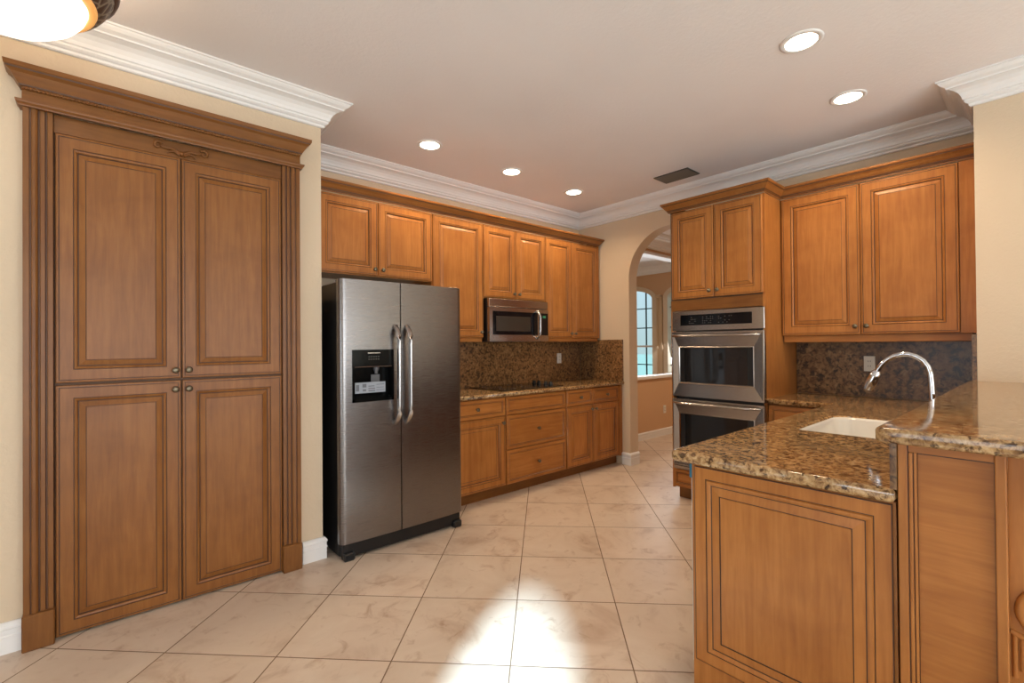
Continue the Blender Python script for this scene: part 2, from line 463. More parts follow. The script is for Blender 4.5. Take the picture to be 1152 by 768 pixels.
# rooms beyond the arch: a half wall with a header beam, then a bay of arched windows
DX = 8.3; HY = 3.73
def arched_hole(c, hw, z0, zs, rise, n=20):
    return [(c-hw, z0), (c-hw, zs)] + [(c-hw*math.cos(PI*i/n), zs+rise*math.sin(PI*i/n)) for i in range(1, n)] + [(c+hw, zs), (c+hw, z0)]
CREAMF = simple('cream_window_trim', (0.70, 0.56, 0.40), 0.5)
def far_wall():
    H = [(5.81, 0.60, 0.55, 2.23, 0.21), (4.29, 0.60, 0.55, 2.23, 0.21)]
    mb = MB()
    ys = sorted([1.05, 8.0]+[v for h in H for v in (h[0]-h[1], h[0]+h[1])])
    for a, b in zip(ys[:-1], ys[1:]):
        hole = next((h for h in H if abs(h[0]-h[1]-a) < 1e-6), None)
        if hole is None:
            mb.box(DX, DX+0.18, a, b, 0, CZ)
        else:
            c, hw, z0, zs, rise = hole
            mb.box(DX, DX+0.18, a, b, 0, z0)
            up = [(a, CZ), (a, zs)]+[(c-hw*math.cos(PI*i/20), zs+rise*math.sin(PI*i/20)) for i in range(1, 20)]+[(b, zs), (b, CZ)]
            mb.prism(up, 0, DX, DX+0.18)
    struct(mb.build('wall_dining', DINWALL))
    for i, (c, hw, z0, zs, rise) in enumerate(H):
        out = arched_hole(c, hw+0.085, z0-0.02, zs, rise+0.085); inn = arched_hole(c, hw-0.01, z0+0.03, zs, rise-0.01)
        n = len(out); V = []; F = []
        for x in (DX-0.03, DX+0.10): V += [(x, *p) for p in out]+[(x, *p) for p in inn]
        for k in range(n):
            k2 = (k+1) % n
            F += [(k, k2, n+k2, n+k), (2*n+k, 3*n+k, 3*n+k2, 2*n+k2), (n+k, n+k2, 3*n+k2, 3*n+k), (k, 2*n+k, 2*n+k2, k2)]
        fr = struct(MB().add(V, F).build('window_%d' % (i+1), CREAMF))
        mb = MB()
        for k in (-1, 0, 1): mb.box(DX+0.06, DX+0.08, c+k*0.395-0.012, c+k*0.395+0.012, z0+0.03, zs+rise*math.sqrt(1-(k*0.395/hw)**2)-0.02)
        for zz in (0.912, 1.655, 2.047): mb.box(DX+0.06, DX+0.08, c-hw+0.01, c+hw-0.01, zz-0.010, zz+0.010)
        mb.build('muntin_grid', MUNT, fr)
        MB().box(DX+0.045, DX+0.085, c-hw+0.01, c+hw-0.01, 1.265, 1.30).build('meeting_rail', WHITE, fr)
        MB().prism(arched_hole(c, hw-0.01, z0+0.03, zs, rise-0.01), 0, DX+0.085, DX+0.089).build('pane', GLASS, fr)
far_wall()
CREAM = simple('cream_pilaster', (0.62, 0.45, 0.28), 0.6)
p = MB().box(DX-0.03, DX-0.0005, 4.99, 5.115, 0.1, 2.235).box(DX-0.10, DX-0.031, 4.985, 5.118, 2.236, 2.29, 0, 0.006)
p.box(DX-0.05, DX-0.031, 5.085, 5.112, 0.1, 2.235).box(DX-0.05, DX-0.031, 4.992, 5.015, 0.1, 2.235)
struct(p.build('trim_5', CREAM))
struct(MB().box(BW+0.15, DX+0.18, 7.9, 8.05, 0, CZ).build('wall_dining_far', DINWALL))
struct(MB().box(BW+0.15, DX+0.18, 0.90, 1.05, 0, CZ).build('wall_dining_near', DINWALL))
struct(MB().box(BW+0.15, DX, HY, HY+0.12, 0, 0.838).build('wall_half', DINWALL))
struct(MB().box(BW+0.15, DX, HY-0.035, HY+0.155, 0.8385, 0.880, 0, 0.008).build('trim_6', WHITE))
struct(MB().box(BW+0.15, DX, HY, HY+0.12, 2.637, CZ).build('wall_beam', DINWALL))
CROWN = [(0, -0.15), (0.012, -0.15), (0.018, -0.145), (0.019, -0.134), (0.028, -0.130), (0.036, -0.122), (0.036, -0.112), (0.043, -0.108),
         (0.047, -0.092), (0.058, -0.072), (0.075, -0.056), (0.098, -0.047), (0.108, -0.046), (0.110, -0.038), (0.117, -0.034),
         (0.128, -0.028), (0.138, -0.018), (0.143, -0.010), (0.150, -0.009), (0.150, 0), (0, 0)]
def at(prof, z): return [(o, z+h) for o, h in prof]
struct(MB().sweep([(BW+0.15, HY), (DX, HY)], [(o*1.25, CZ+h*1.28) for o, h in CROWN]).build('trim_2', WHITE))
struct(MB().box(BW+0.15, DX, HY-0.02, HY+0.14, 2.595, 2.6365, 0, 0.006).build('trim_3', WHITE))
struct(MB().sweep([(DX, 7.9), (DX, HY+0.12)], at(CROWN, CZ)).build('trim_4', WHITE))
struct(MB().sweep([(-3.2, PW), (PX, PW), (PX, AW), (BW, AW), (BW, SY), (SX, SY), (SX, -5.05)], at(CROWN, CZ)).build('trim_1', WHITE))
BASE = [(0, 0), (0.018, 0), (0.018, 0.070), (0.022, 0.072), (0.022, 0.078), (0.018, 0.082), (0.018, 0.104), (0.022, 0.108), (0.021, 0.118), (0.012, 0.130), (0.006, 0.134), (0, 0.134)]
struct(MB().sweep([(-3.2, PW), (-0.268, PW)], BASE).build('baseboard_left', WHITE))
struct(MB().sweep([(0.93, PW), (PX, PW), (PX, 3.25)], BASE).build('baseboard_pantry', WHITE))
struct(MB().sweep([(BW, 3.15), (BW, 3.05), (BW+0.15, 3.05)], BASE).build('baseboard_arch', WHITE))
struct(MB().sweep([(BW+0.15, HY), (DX, HY)], [(o, h*0.78) for o, h in BASE]).build('baseboard_dining', WHITE))
struct(MB().box(-40, 60, -40, 60, -0.32, -0.22).build('lawn', LAWN))

# ------------------------------------------------------------------ cabinet pieces (local frame: x right, y into the wall, z up)
def raised(w, h, f=0.055, t=0.022):
    R = [(0.0, 0.004, 0), (0.003, 0.0005, 0), (0.010, 0.0, 0), (0.0108, 0.0018, 1), (0.0135, 0.0018, 1), (0.0145, 0.0004, 0),
         (f, 0.0004, 0), (f+0.0012, 0.0035, 1), (f+0.003, 0.0035, 1), (f+0.006, 0.001, 0), (f+0.011, 0.0025, 0), (f+0.015, 0.006, 0), (f+0.0165, 0.0105, 1), (f+0.0195, 0.0105, 1),
         (f+0.0215, 0.0090, 0), (f+0.043, 0.0028, 0), (f+0.0438, 0.0040, 1), (f+0.0458, 0.0040, 1), (f+0.047, 0.0026, 2)]
    return MB().rings(w, h, R, t)
def small_front(w, h, t=0.022, f=0.026):
    R = [(0.0, 0.004, 0), (0.003, 0.0005, 0), (f, 0.0, 0), (f+0.001, 0.0025, 1), (f+0.0028, 0.0025, 1), (f+0.005, 0.0010, 0), (f+0.009, 0.005, 0), (f+0.0100, 0.0065, 1), (f+0.0120, 0.0065, 1),
         (f+0.0135, 0.0050, 0), (f+0.018, 0.0045, 2)]
    return MB().rings(w, h, R, t)
KN = [(0.0, 0.0), (0.006, 0.0), (0.009, 0.001), (0.009, 0.003), (0.0055, 0.006), (0.005, 0.012), (0.008, 0.015), (0.0145, 0.018), (0.0165, 0.0225), (0.0150, 0.027), (0.009, 0.030), (0.0, 0.031)]
def knob(parent, x, z):
    return MB().lathe(KN, (0, 0, 0), 16, 0, '-y').build('knob', PEWTER, parent, (x, 0, z))
def door(parent, x, z, w, h, y=0.0, kn=None, f=0.055, name='door', wd=None):
    wd = wd or WOOD
    o = raised(w, h, f).build(name, [wd, GLAZE, wd], parent, (x, y, z))
    if kn: knob(o, *kn)
    return o
def drawer(parent, x, z, w, h, y=0.0, kn=True):
    o = small_front(w, h).build('drawer', [WOODH, GLAZE, WOODH], parent, (x, y, z))
    if kn: knob(o, w/2, h/2)
    return o
CABCROWN = [(0.0, 0.0), (0.006, 0.0), (0.008, 0.006), (0.008, 0.012), (0.014, 0.015), (0.016, 0.022), (0.024, 0.030), (0.034, 0.045), (0.046, 0.056), (0.048, 0.062), (0.053, 0.066), (0.055, 0.072), (0.055, 0.080), (0.0, 0.080)]
CCM = [0, 0, 1, 0, 1, 0, 0, 0, 1, 0, 0, 0, 0]

# ------------------------------------------------------------------ pantry
def pantry():
    t = thing('pantry_cabinet', 'tall four-door wooden pantry with carved crown standing at the left wall', 'cabinet', (-0.26, 2.985, 0))
    # local x 0..1.17, wall at y = 0.055
    def casing(name, x, flip):
        prof = [(0, 0.055), (0, 0.0), (0.020, 0.0), (0.022, 0.005), (0.026, 0.005), (0.029, 0.002), (0.040, 0.004), (0.047, 0.009), (0.049, 0.014), (0.053, 0.014), (0.056, 0.010),
                (0.070, 0.010), (0.073, 0.014), (0.077, 0.014), (0.080, 0.010), (0.096, 0.012), (0.099, 0.022), (0.099, 0.055)]
        mats = [0, 0, 0, 1, 0, 0, 0, 1, 1, 0, 0, 1, 1, 0, 0, 1, 0, 0]
        if flip: prof = [(0.099-a, b) for a, b in prof]
        n = len(prof)
        V = [(a, b, 0.158) for a, b in prof]+[(a, b, 2.415) for a, b in prof]
        mb = MB().add(V, [(i, (i+1) % n, n+(i+1) % n, n+i) for i in range(n)], mats).add(V, [list(range(n)), list(range(n, 2*n))], 0)
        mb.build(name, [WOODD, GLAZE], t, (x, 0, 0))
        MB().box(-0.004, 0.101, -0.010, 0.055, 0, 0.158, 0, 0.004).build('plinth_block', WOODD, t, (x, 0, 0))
    casing('pilaster', 0.0, False); casing('pilaster', 1.071, True)
    MB().box(0.099, 1.071, 0.040, 0.054, 0.006, 2.415).build('carcass', CARC, t)
    yd = 0.022
    lw, rw = 0.474, 0.486
    for z, h, kz in ((0.011, 1.153, 1.153-0.045), (1.176, 1.155, 0.042)):
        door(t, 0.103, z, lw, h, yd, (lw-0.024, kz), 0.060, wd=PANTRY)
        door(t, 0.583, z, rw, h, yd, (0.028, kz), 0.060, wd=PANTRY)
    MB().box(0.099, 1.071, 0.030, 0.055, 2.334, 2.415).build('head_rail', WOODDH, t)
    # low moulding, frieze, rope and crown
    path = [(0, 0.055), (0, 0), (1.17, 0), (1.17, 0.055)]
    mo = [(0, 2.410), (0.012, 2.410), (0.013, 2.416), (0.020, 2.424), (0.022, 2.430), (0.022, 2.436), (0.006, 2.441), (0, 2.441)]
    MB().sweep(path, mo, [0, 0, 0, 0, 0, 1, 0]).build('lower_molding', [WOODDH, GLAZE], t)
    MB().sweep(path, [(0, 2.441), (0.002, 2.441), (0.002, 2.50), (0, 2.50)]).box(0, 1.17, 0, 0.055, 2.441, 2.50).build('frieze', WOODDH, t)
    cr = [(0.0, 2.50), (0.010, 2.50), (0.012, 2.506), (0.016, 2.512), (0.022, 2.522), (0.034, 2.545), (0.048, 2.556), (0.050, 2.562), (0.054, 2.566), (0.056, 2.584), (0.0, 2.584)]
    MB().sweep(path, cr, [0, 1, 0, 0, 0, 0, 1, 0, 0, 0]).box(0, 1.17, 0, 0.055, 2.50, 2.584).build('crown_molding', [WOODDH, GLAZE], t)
    mb = MB()
    def rope(p0, p1, n):
        P0, P1 = Vector(p0), Vector(p1); d = P1-P0; L = d.length; u = d/L
        side = Vector((0, 0, 1)).cross(u)
        for ph in (0, PI):
            pts = []
            for i in range(n*6+1):
                a = 2*PI*i/6+ph
                pts.append(P0+u*(L*i/(n*6))+Vector((0, 0, 1))*0.0035*math.cos(a)+side*0.0035*math.sin(a))
            mb.tube(pts, 0.0058, 5, 0)
    rope((0.0, -0.010, 2.491), (1.17, -0.010, 2.491), 44)
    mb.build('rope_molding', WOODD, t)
    # carved scroll onlay under the head
    cv = MB(); cx = 0.583; cz = 2.372; y = 0.017
    for s in (-1, 1):
        pts = []; rad = []
        for i in range(22):
            k = i/21; a = PI*(0.2+1.9*k); r = 0.021*(1-k*0.72)
            pts.append((cx+s*(0.100-r*math.cos(a)), y, cz+0.005+r*math.sin(a))); rad.append(0.0068*(1-0.3*k))
        cv.tube(pts, rad, 7, 0, ref=(0, 1, 0))
        pts = [(cx+s*(0.008+0.078*k), y, cz-0.020+0.030*math.sin(k*PI*0.9)*(1-k)+0.022*k*k) for k in [i/12 for i in range(13)]]
        cv.tube(pts, [0.0095*(1-0.55*i/12) for i in range(13)], 7, 0, ref=(0, 1, 0))
        pts = [(cx+s*(0.010+0.052*k), y, cz-0.028+0.016*math.sin(k*PI)) for k in [i/10 for i in range(11)]]
        cv.tube(pts, [0.0072*(1-0.6*i/10) for i in range(11)], 7, 0, ref=(0, 1, 0))
    cv.lathe([(0, -0.012), (0.010, -0.010), (0.014, 0), (0.010, 0.010), (0, 0.012)], (cx, y, cz-0.018), 12, 0)
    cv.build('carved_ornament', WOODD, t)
pantry()

# ------------------------------------------------------------------ upper cabinets on the cooktop wall
YU = 3.43
def upper(name, label, x0, x1, z0, z1, doors, rail=None, end=None, depth=0.325):
    t = thing(name, label, 'cabinet', (x0, YU, z0), 0, 'wall cabinets along the cooktop wall')
    w = x1-x0; h = z1-z0
    MB().box(0.0005, w-0.0005, 0.022, depth, 0.0, h).build('body', [WOOD], t)
    for (a, b, side) in doors:
        kz = 0.045
        kx = (b-a)-0.030 if side == 'r' else 0.030
        door(t, a-x0, 0.008, b-a, h-0.016, 0.0, (kx, kz), 0.055)
    if rail:
        MB().box(0, w, 0.030, 0.050, -rail, 0, 0, 0.003).build('light_rail', WOODH, t)
    if end:
        MB().box(w-end, w-0.0006, 0.004, 0.0225, 0, h).build('end_stile', WOOD, t)
    return t
upper('upper_cabinet', 'wide two-door wooden wall cabinet above the steel refrigerator', 1.075, 2.113, 1.872, 2.457, [(1.166, 1.623, 'r'), (1.629, 2.108, 'l')])
upper('upper_cabinet', 'single-door wooden wall cabinet between refrigerator and microwave', 2.114, 2.657, 1.400, 2.457, [(2.122, 2.652, 'r')], 0.035)
upper('upper_cabinet', 'short two-door wooden wall cabinet directly over the microwave', 2.658, 3.464, 1.775, 2.457, [(2.662, 3.055, 'r'), (3.061, 3.460, 'l')])
upper('upper_cabinet', 'tall two-door wooden wall cabinet right of the microwave', 3.465, 4.345, 1.400, 2.457, [(3.469, 3.878, 'r'), (3.884, 4.318, 'l')], 0.035, 0.025)
tag(MB().sweep([(1.075, YU), (4.328, YU), (4.328, AW-0.002)], at(CABCROWN, 2.458), CCM).build('cabinet_crown_molding', [WOODM, GLAZE]),
    'wooden crown moulding running along the tops of the cooktop-wall cabinets', 'moulding')

# ------------------------------------------------------------------ base cabinets, counter, splash on the cooktop wall
YB = 3.15
def base(name, label, x0, x1, fill=0.0):
    t = thing(name, label, 'cabinet', (x0, YB, 0), 0, 'base cabinets under the cooktop counter')
    w = x1-x0
    MB().box(0.0005, w-0.0005, 0.022, 0.59, 0.10, 0.884).build('body', [WOOD], t)
    MB().box(0.0005, w-0.0005, 0.085, 0.10, 0.0, 0.10).build('toe_kick', WOODDH, t)
    return t
t = base('base_cabinet', 'wooden base cabinet with one drawer and one door beside refrigerator', 2.04, 2.674)
drawer(t, 0.004, 0.718, 0.626, 0.158); door(t, 0.004, 0.112, 0.626, 0.598, 0, (0.592, 0.545))
t = base('base_cabinet', 'wooden three-drawer base cabinet under the black cooktop', 2.675, 3.461)
drawer(t, 0.008, 0.718, 0.766, 0.158, kn=False); drawer(t, 0.008, 0.413, 0.766, 0.297); drawer(t, 0.008, 0.108, 0.766, 0.297)
t = base('base_cabinet', 'wooden base cabinet with two small drawers over two doors beside arch', 3.462, 4.375)
drawer(t, 0.006, 0.718, 0.402, 0.158); drawer(t, 0.416, 0.718, 0.440, 0.158)
door(t, 0.006, 0.108, 0.402, 0.600, 0, (0.374, 0.555)); door(t, 0.416, 0.108, 0.440, 0.600, 0, (0.028, 0.555))
MB().box(0.862, 0.9125, 0.0, 0.0215, 0.10, 0.884).build('filler_stile', WOOD, t)
r = curve_plate('countertop', [(2.035, 3.118), (4.375, 3.118), (4.375, 3.755), (2.035, 3.755)], [], 0.885, 0.921, 0.012, GRAN)
tag(r, 'speckled gold-brown granite countertop under the cooktop and microwave', 'countertop')
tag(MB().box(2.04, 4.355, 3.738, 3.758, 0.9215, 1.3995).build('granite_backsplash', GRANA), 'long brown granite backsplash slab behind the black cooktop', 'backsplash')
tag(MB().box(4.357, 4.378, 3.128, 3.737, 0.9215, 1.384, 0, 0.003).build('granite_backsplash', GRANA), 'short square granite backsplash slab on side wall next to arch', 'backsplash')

def cooktop():
    t = thing('cooktop', 'black glass electric cooktop set in granite counter below microwave', 'cooktop', (2.69, 3.215, 0.9212))
    MB().box(0, 0.80, 0, 0.50, 0, 0.006, 0, 0.002).build('glass_surface', BLACKGLASS, t)
    rm = simple('burner_mark', (0.05, 0.05, 0.05), 0.3)
    for (x, y, r) in ((0.17, 0.13, 0.075), (0.17, 0.36, 0.095), (0.47, 0.13, 0.095), (0.47, 0.37, 0.075)):
        MB().lathe([(r-0.003, 0.0062), (r-0.003, 0.0066), (r, 0.0066), (r, 0.0062)], (x, y, 0), 40).build('burner_ring', rm, t)
    for yy in (0.355, 0.285, 0.185, 0.115):
        k = MB().lathe([(0.024, 0.006), (0.025, 0.012), (0.020, 0.016), (0.019, 0.030), (0.016, 0.033), (0, 0.033)], (0, 0, 0), 20)
        k.box(-0.005, 0.005, -0.019, 0.019, 0.028, 0.040, 0, 0.002)
        k.build('control_knob', BLACK, t, (0.735, yy, 0))
cooktop()

def microwave():
    t = thing('microwave', 'stainless over-the-range microwave with black window mounted above cooktop', 'microwave', (2.668, 3.36, 1.368))
    W, H = 0.762, 0.397
    MB().box(0, W, 0.035, 0.376, 0, H, 0, 0.003).build('body', BLACK, t)
    MB().box(0.0, W, 0.004, 0.036, 0.323, H, 0, 0.003).build('vent_grille', STEELO, t)
    # door frame with window opening
    x0, x1, z0, z1 = 0.0, 0.628, 0.0, 0.318
    a0, a1, b0, b1 = 0.036, 0.610, 0.062, 0.282
    d = MB()
    d.box(x0, a0, 0, 0.034, z0, z1).box(a1, x1, 0, 0.034, z0, z1).box(a0, a1, 0, 0.034, z0, b0).box(a0, a1, 0, 0.034, b1, z1)
    dd = d.build('door', STEELO, t)
    MB().box(a0, a1, 0.005, 0.03, b0, b1).build('window', BLACKGLASS, dd)
    MB().box(a0+0.045, a1-0.095, 0.0035, 0.0055, b0+0.035, b1-0.045).build('viewing_mesh', simple('dark_mesh', (0.035, 0.027, 0.02), 0.3), dd)
    pts = []
    for i in range(17):
        k = i/16; z = 0.025+k*0.275
        pts.append((0.600, -0.048*min(1, math.sin(PI*k)*2.2) if 0 < k < 1 else 0.0, z))
    MB().tube(pts, 0.012, 10, 0, 1.0, 0.8).build('handle', STEELB, dd)
    cp = MB().box(0.632, W, 0.0, 0.034, 0.0, 0.318, 0, 0.002).build('control_surround', STEELO, t)
    MB().box(0.640, W-0.006, -0.002, 0.01, 0.060, 0.280).build('control_panel', BLACKGLASS, cp)
    MB().box(0.680, 0.722, -0.003, 0.0, 0.232, 0.256).build('display', DISPLAY, cp)
microwave()

# ------------------------------------------------------------------ refrigerator
def fridge():
    t = thing('refrigerator', 'large side-by-side stainless steel refrigerator with ice and water dispenser', 'refrigerator', (1.107, 2.868, 0))
    W = 0.912; T = 0.062
    MB().box(0.012, W-0.006, T+0.012, 0.80, 0.018, 1.742, 0, 0.004).build('cabinet_body', BLACK, t)
    MB().box(0.020, W-0.012, 0.030, T+0.03, 0.014, 0.100, 0, 0.006).box(0.02, 0.09, 0.004, 0.06, 0.0, 0.05, 0, 0.008).box(W-0.08, W-0.012, 0.004, 0.06, 0.0, 0.05, 0, 0.008).build('base_grille', BLACK, t)
    MB().box(W-0.10, W-0.01, 0.035, 0.13, 1.742, 1.762, 0, 0.004).build('hinge_cover', BLACK, t)
    MB().box(0.02, 0.10, 0.035, 0.13, 1.7425, 1.760, 0, 0.004).build('hinge_cover', BLACK, t)
    Z0, Z1 = 0.108, 1.756
    def fy(x):          # front contour of both doors together: gently bowed, rounded at the outer edges
        e = min(x, W-x); r = 0.036
        bow = 0.010*(1-(1-2*x/W)**2)
        c = r-math.sqrt(max(0, r*r-(r-e)**2)) if e < r else 0
        return 0.010-bow+c*0.9
    def xs(a, b):
        s = {a, b}
        for i in range(60):
            x = W*i/59
            if a < x < b: s.add(x)
        for i in range(12):
            for x in (0.036*(1-math.cos(PI/2*i/11)), W-0.036*(1-math.cos(PI/2*i/11))):
                if a < x < b: s.add(x)
        return sorted(s)
    def slab(mb, a, b, z0, z1, edges=True):
        X = xs(a, b); n = len(X)
        V = [(x, fy(x), z0) for x in X]+[(x, fy(x), z1) for x in X]
        mb.add(V, [(i, i+1, n+i+1, n+i) for i in range(n-1)], 0, True)
        B = [(a, T, z0), (b, T, z0), (a, T, z1), (b, T, z1)]
        o = V+B; k = 2*n
        mb.add(o, [tuple(range(n))+(k+1, k), tuple(range(n, 2*n))+(k+3, k+2), (0, n, k+2, k), (n-1, 2*n-1, k+3, k+1), (k, k+1, k+3, k+2)], 0)
        return mb
    h0, h1, v0, v1 = 0.076, 0.356, 0.980, 1.312
    L = MB(); xm = 0.404
    slab(L, 0, xm, Z0, v0); slab(L, 0, xm, v1, Z1); slab(L, 0, h0, v0, v1); slab(L, h1, xm, v0, v1)
    ld = L.build('freezer_door', STEEL, t)
    rd = slab(MB(), xm+0.007, W, Z0, Z1).build('refrigerator_door', STEEL, t)
    MB().box(0.03, W-0.02, T, T+0.013, Z0+0.01, Z1-0.01).build('door_gasket', BLACK, t)
    for par, x, tilt in ((ld, 0.368, -1), (rd, 0.452, 1)):
        pts = []; n = 26
        for i in range(n+1):
            k = i/n; z = 0.815+k*0.655
            e = min(1, math.sin(PI*k)*3.2)
            pts.append((x, fy(x)+0.004-0.058*e**0.7, z))
        MB().tube(pts, 0.0185, 12, 0, 1.0, 0.60, ref=(0, 0, 1)).build('handle', STEELB, par)
    # dispenser
    yf = fy(0.2)-0.004
    dp = MB().box(h0, h0+0.014, yf, 0.058, v0, v1).box(h1-0.014, h1, yf, 0.058, v0, v1).box(h0, h1, yf, 0.058, v0, v0+0.022).box(h0, h1, 0.052, 0.058, v0, v1)
    dp = dp.box(h0+0.014, h1-0.014, yf, 0.056, 1.205, v1).build('dispenser', DISP, ld)
    MB().box(h0+0.10, h0+0.185, yf-0.0015, yf+0.001, 1.288, 1.293).build('trim_bar', STEELB, dp)
    mk = MB()
    for r in range(2):
        for c in range(5): mk.box(h0+0.105+c*0.016, h0+0.113+c*0.016, yf-0.001, yf+0.001, 1.248+r*0.016, 1.253+r*0.016)
    mk.build('button_marks', simple('dim_grey_print', (0.08, 0.075, 0.07), 0.5), dp)
    MB().box(h0+0.014, h1-0.014, yf-0.001, yf+0.012, 1.200, 1.207, 0, 0.002).build('brown_lip', simple('dark_brown_plastic', (0.06, 0.028, 0.015), 0.4), dp)
    MB().lathe([(0.010, 0), (0.012, 0.015), (0.018, 0.03), (0.018, 0.05), (0, 0.05)], (h0+0.17, 0.030, 1.155), 14).box(h0+0.14, h0+0.20, 0.040, 0.046, 1.06, 1.15, 0, 0.002).build('paddle', simple('grey_plastic', (0.10, 0.10, 0.11), 0.35), dp)
    lb = MB().box(h0+0.018, h0+0.222, 0.006, 0.009, 1.036, 1.104).build('paper_label', LABELM, dp)
    mk = MB()
    for a, b, z0, z1 in ((0.024, 0.044, 1.05, 1.09), (0.066, 0.092, 1.072, 1.094), (0.068, 0.09, 1.048, 1.060), (0.106, 0.150, 1.045, 1.052), (0.106, 0.150, 1.060, 1.066), (0.106, 0.146, 1.076, 1.081), (0.160, 0.214, 1.085, 1.089), (0.160, 0.212, 1.066, 1.069), (0.160, 0.214, 1.050, 1.053)):
        mk.box(h0+a, h0+b, 0.005, 0.007, z0, z1)
    mk.build('label_print', LABELD, lb)
fridge()

# ------------------------------------------------------------------ oven wall (things face -x: local x runs towards -y)
RZ = -PI/2
def oven_cabinet():
    t = thing('oven_cabinet', 'tall wooden cabinet housing the double oven, two doors above', 'cabinet', (3.73, 2.165, 0), RZ)
    W = 0.770; D = 0.645
    MB().box(0, 0.018, 0.02, D, 0.10, 2.457).build('side_panel', WOOD, t)
    MB().box(W-0.018, W, 0.0, D, 0.0, 2.457).build('side_panel', WOOD, t)
    MB().box(0.018, W-0.018, 0.03, D, 1.612, 2.457).build('upper_body', WOOD, t)
    MB().box(0.018, W-0.018, 0.03, D, 0.10, 0.262).build('lower_body', WOOD, t)
    MB().box(0.0, W-0.0185, 0.0, 0.0295, 1.612, 1.700).build('rail', WOODDH, t)
    MB().box(0.0, W-0.0185, 0.006, 0.0295, 1.7005, 2.457).build('face_frame', CARC, t)
    door(t, 0.020, 1.712, 0.364, 0.738, -0.016, (0.334, 0.050)); door(t, 0.390, 1.712, 0.366, 0.738, -0.016, (0.030, 0.050))
    MB().box(0, 0.018, 0.0, 0.0195, 0.10, 1.6115).build('stile', WOOD, t)
    drawer(t, 0.004, 0.112, 0.745, 0.148, 0.0, kn=False)
    MB().box(0.02, W-0.0185, 0.075, 0.09, 0.0, 0.0995).build('toe_kick', WOODDH, t)
oven_cabinet()
def double_oven():
    t = thing('double_oven', 'stainless steel double wall oven built into the tall wooden cabinet', 'oven', (3.7075, 2.142, 0.266), RZ)
    W = 0.748; zb = 0.266
    def Z(z): return z-zb
    MB().box(0.022, W-0.022, 0.0225, 0.60, 0.002, Z(1.604)).build('body', BLACK, t)
    MB().box(0, W, 0.0, 0.022, Z(0.27), Z(0.298), 0, 0.002).build('bottom_trim', STEELO, t)
    cp = MB().box(0, W, -0.004, 0.022, Z(1.440), Z(1.606), 0, 0.004).build('control_panel', STEELO, t)
    MB().box(0.078, 0.660, -0.0055, 0.0, Z(1.484), Z(1.572)).build('display', BLACKGLASS, cp)
    mk = MB(); random.seed(3)
    for r in range(4):
        for c in range(22):
            if 0.20 < c/22 < 0.30 or 0.55 < c/22 < 0.68: continue
            if random.random() < 0.6:
                x = 0.155+c*0.0165; z = 1.500+r*0.016
                mk.box(x, x+0.008, -0.0062, -0.0056, Z(z), Z(z+0.003))
    mk.build('key_marks', simple('faint_grey_print', (0.12, 0.11, 0.10), 0.5), cp)
    def odoor(z0, z1, g0, g1, hz):
        x0, x1, y = 0.0, W, -0.014
        a0, a1 = 0.068, 0.660
        V = []
        # face with a dished bevel towards the glass
        for ins in (0, 1):
            pass
        R = []
        mb = MB()
        def ring(ax0, ax1, az0, az1, yy): return [(ax0, yy, Z(az0)), (ax1, yy, Z(az0)), (ax1, yy, Z(az1)), (ax0, yy, Z(az1))]
        rs = [ring(x0, x1, z0, z1, 0.022), ring(x0, x1, z0, z1, y+0.006), ring(x0+0.004, x1-0.004, z0+0.004, z1-0.004, y),
              ring(x0+0.012, x1-0.012, z0+0.012, z1-0.012, y), ring(a0-0.012, a1+0.012, g0-0.012, g1+0.012, y+0.010), ring(a0-0.006, a1+0.006, g0-0.006, g1+0.006, y+0.008), ring(a0, a1, g0, g1, y+0.016)]
        V = [p for r in rs for p in r]; F = []
        for i in range(len(rs)-1):
            for k in range(4): F.append((4*i+k, 4*i+(k+1) % 4, 4*i+4+(k+1) % 4, 4*i+4+k))
        mb.add(V, F, 0)
        d = mb.build('oven_door', STEELO, t)
        MB().box(a0-0.004, a1+0.004, y+0.0155, y+0.022, Z(g0-0.004), Z(g1+0.004)).build('window', OVENGLASS, d)
        rk = MB()
        MB().box(a0, a0+0.040, y+0.0145, y+0.0152, Z(g0), Z(g1)).build('glass_border', BLACK, d)
        MB().box(a1-0.040, a1, y+0.0145, y+0.0152, Z(g0), Z(g1)).build('glass_border', BLACK, d)
        n = 22; pts = []
        for i in range(n+1):
            k = i/n; e = min(1, math.sin(PI*k)*3.0)
            pts.append((0.014+k*(W-0.050), y+0.002-0.052*e**0.8, Z(hz)))
        MB().tube(pts, 0.0135, 12, 0, 1.0, 0.75).build('handle', STEELB, d)
    odoor(0.886, 1.432, 1.010, 1.297, 1.398)
    odoor(0.304, 0.870, 0.452, 0.741, 0.838)
double_oven()

def right_upper():
    t = thing('upper_cabinet', 'large two-door wooden wall cabinet above the sink corner, beside stub wall', 'cabinet', (4.03, 1.393, 1.386), RZ)
    W = 1.100; h = 2.457-1.386
    MB().box(0.0, W, 0.022, 0.345, 0, h).build('body', [WOOD], t)
    door(t, 0.012, 0.006, 0.500, h-0.012, 0, (0.472, 0.055), 0.062); door(t, 0.518, 0.006, 0.505, h-0.012, 0, (0.032, 0.055), 0.062)
    MB().box(1.028, W, 0.002, 0.0215, 0, h).build('filler_stile', WOOD, t)
    MB().box(0.008, 1.078, 0.034, 0.052, -0.050, -0.0005, 0, 0.003).build('light_rail', WOODH, t)
right_upper()
tag(MB().sweep([(4.376, 2.166), (3.714, 2.166), (3.714, 1.393), (4.030, 1.393), (4.030, 0.289)], at(CABCROWN, 2.458), CCM).build('cabinet_crown_molding', [WOODM, GLAZE]),
    'stepped wooden crown moulding over the oven cabinet and sink-corner cabinet', 'moulding')

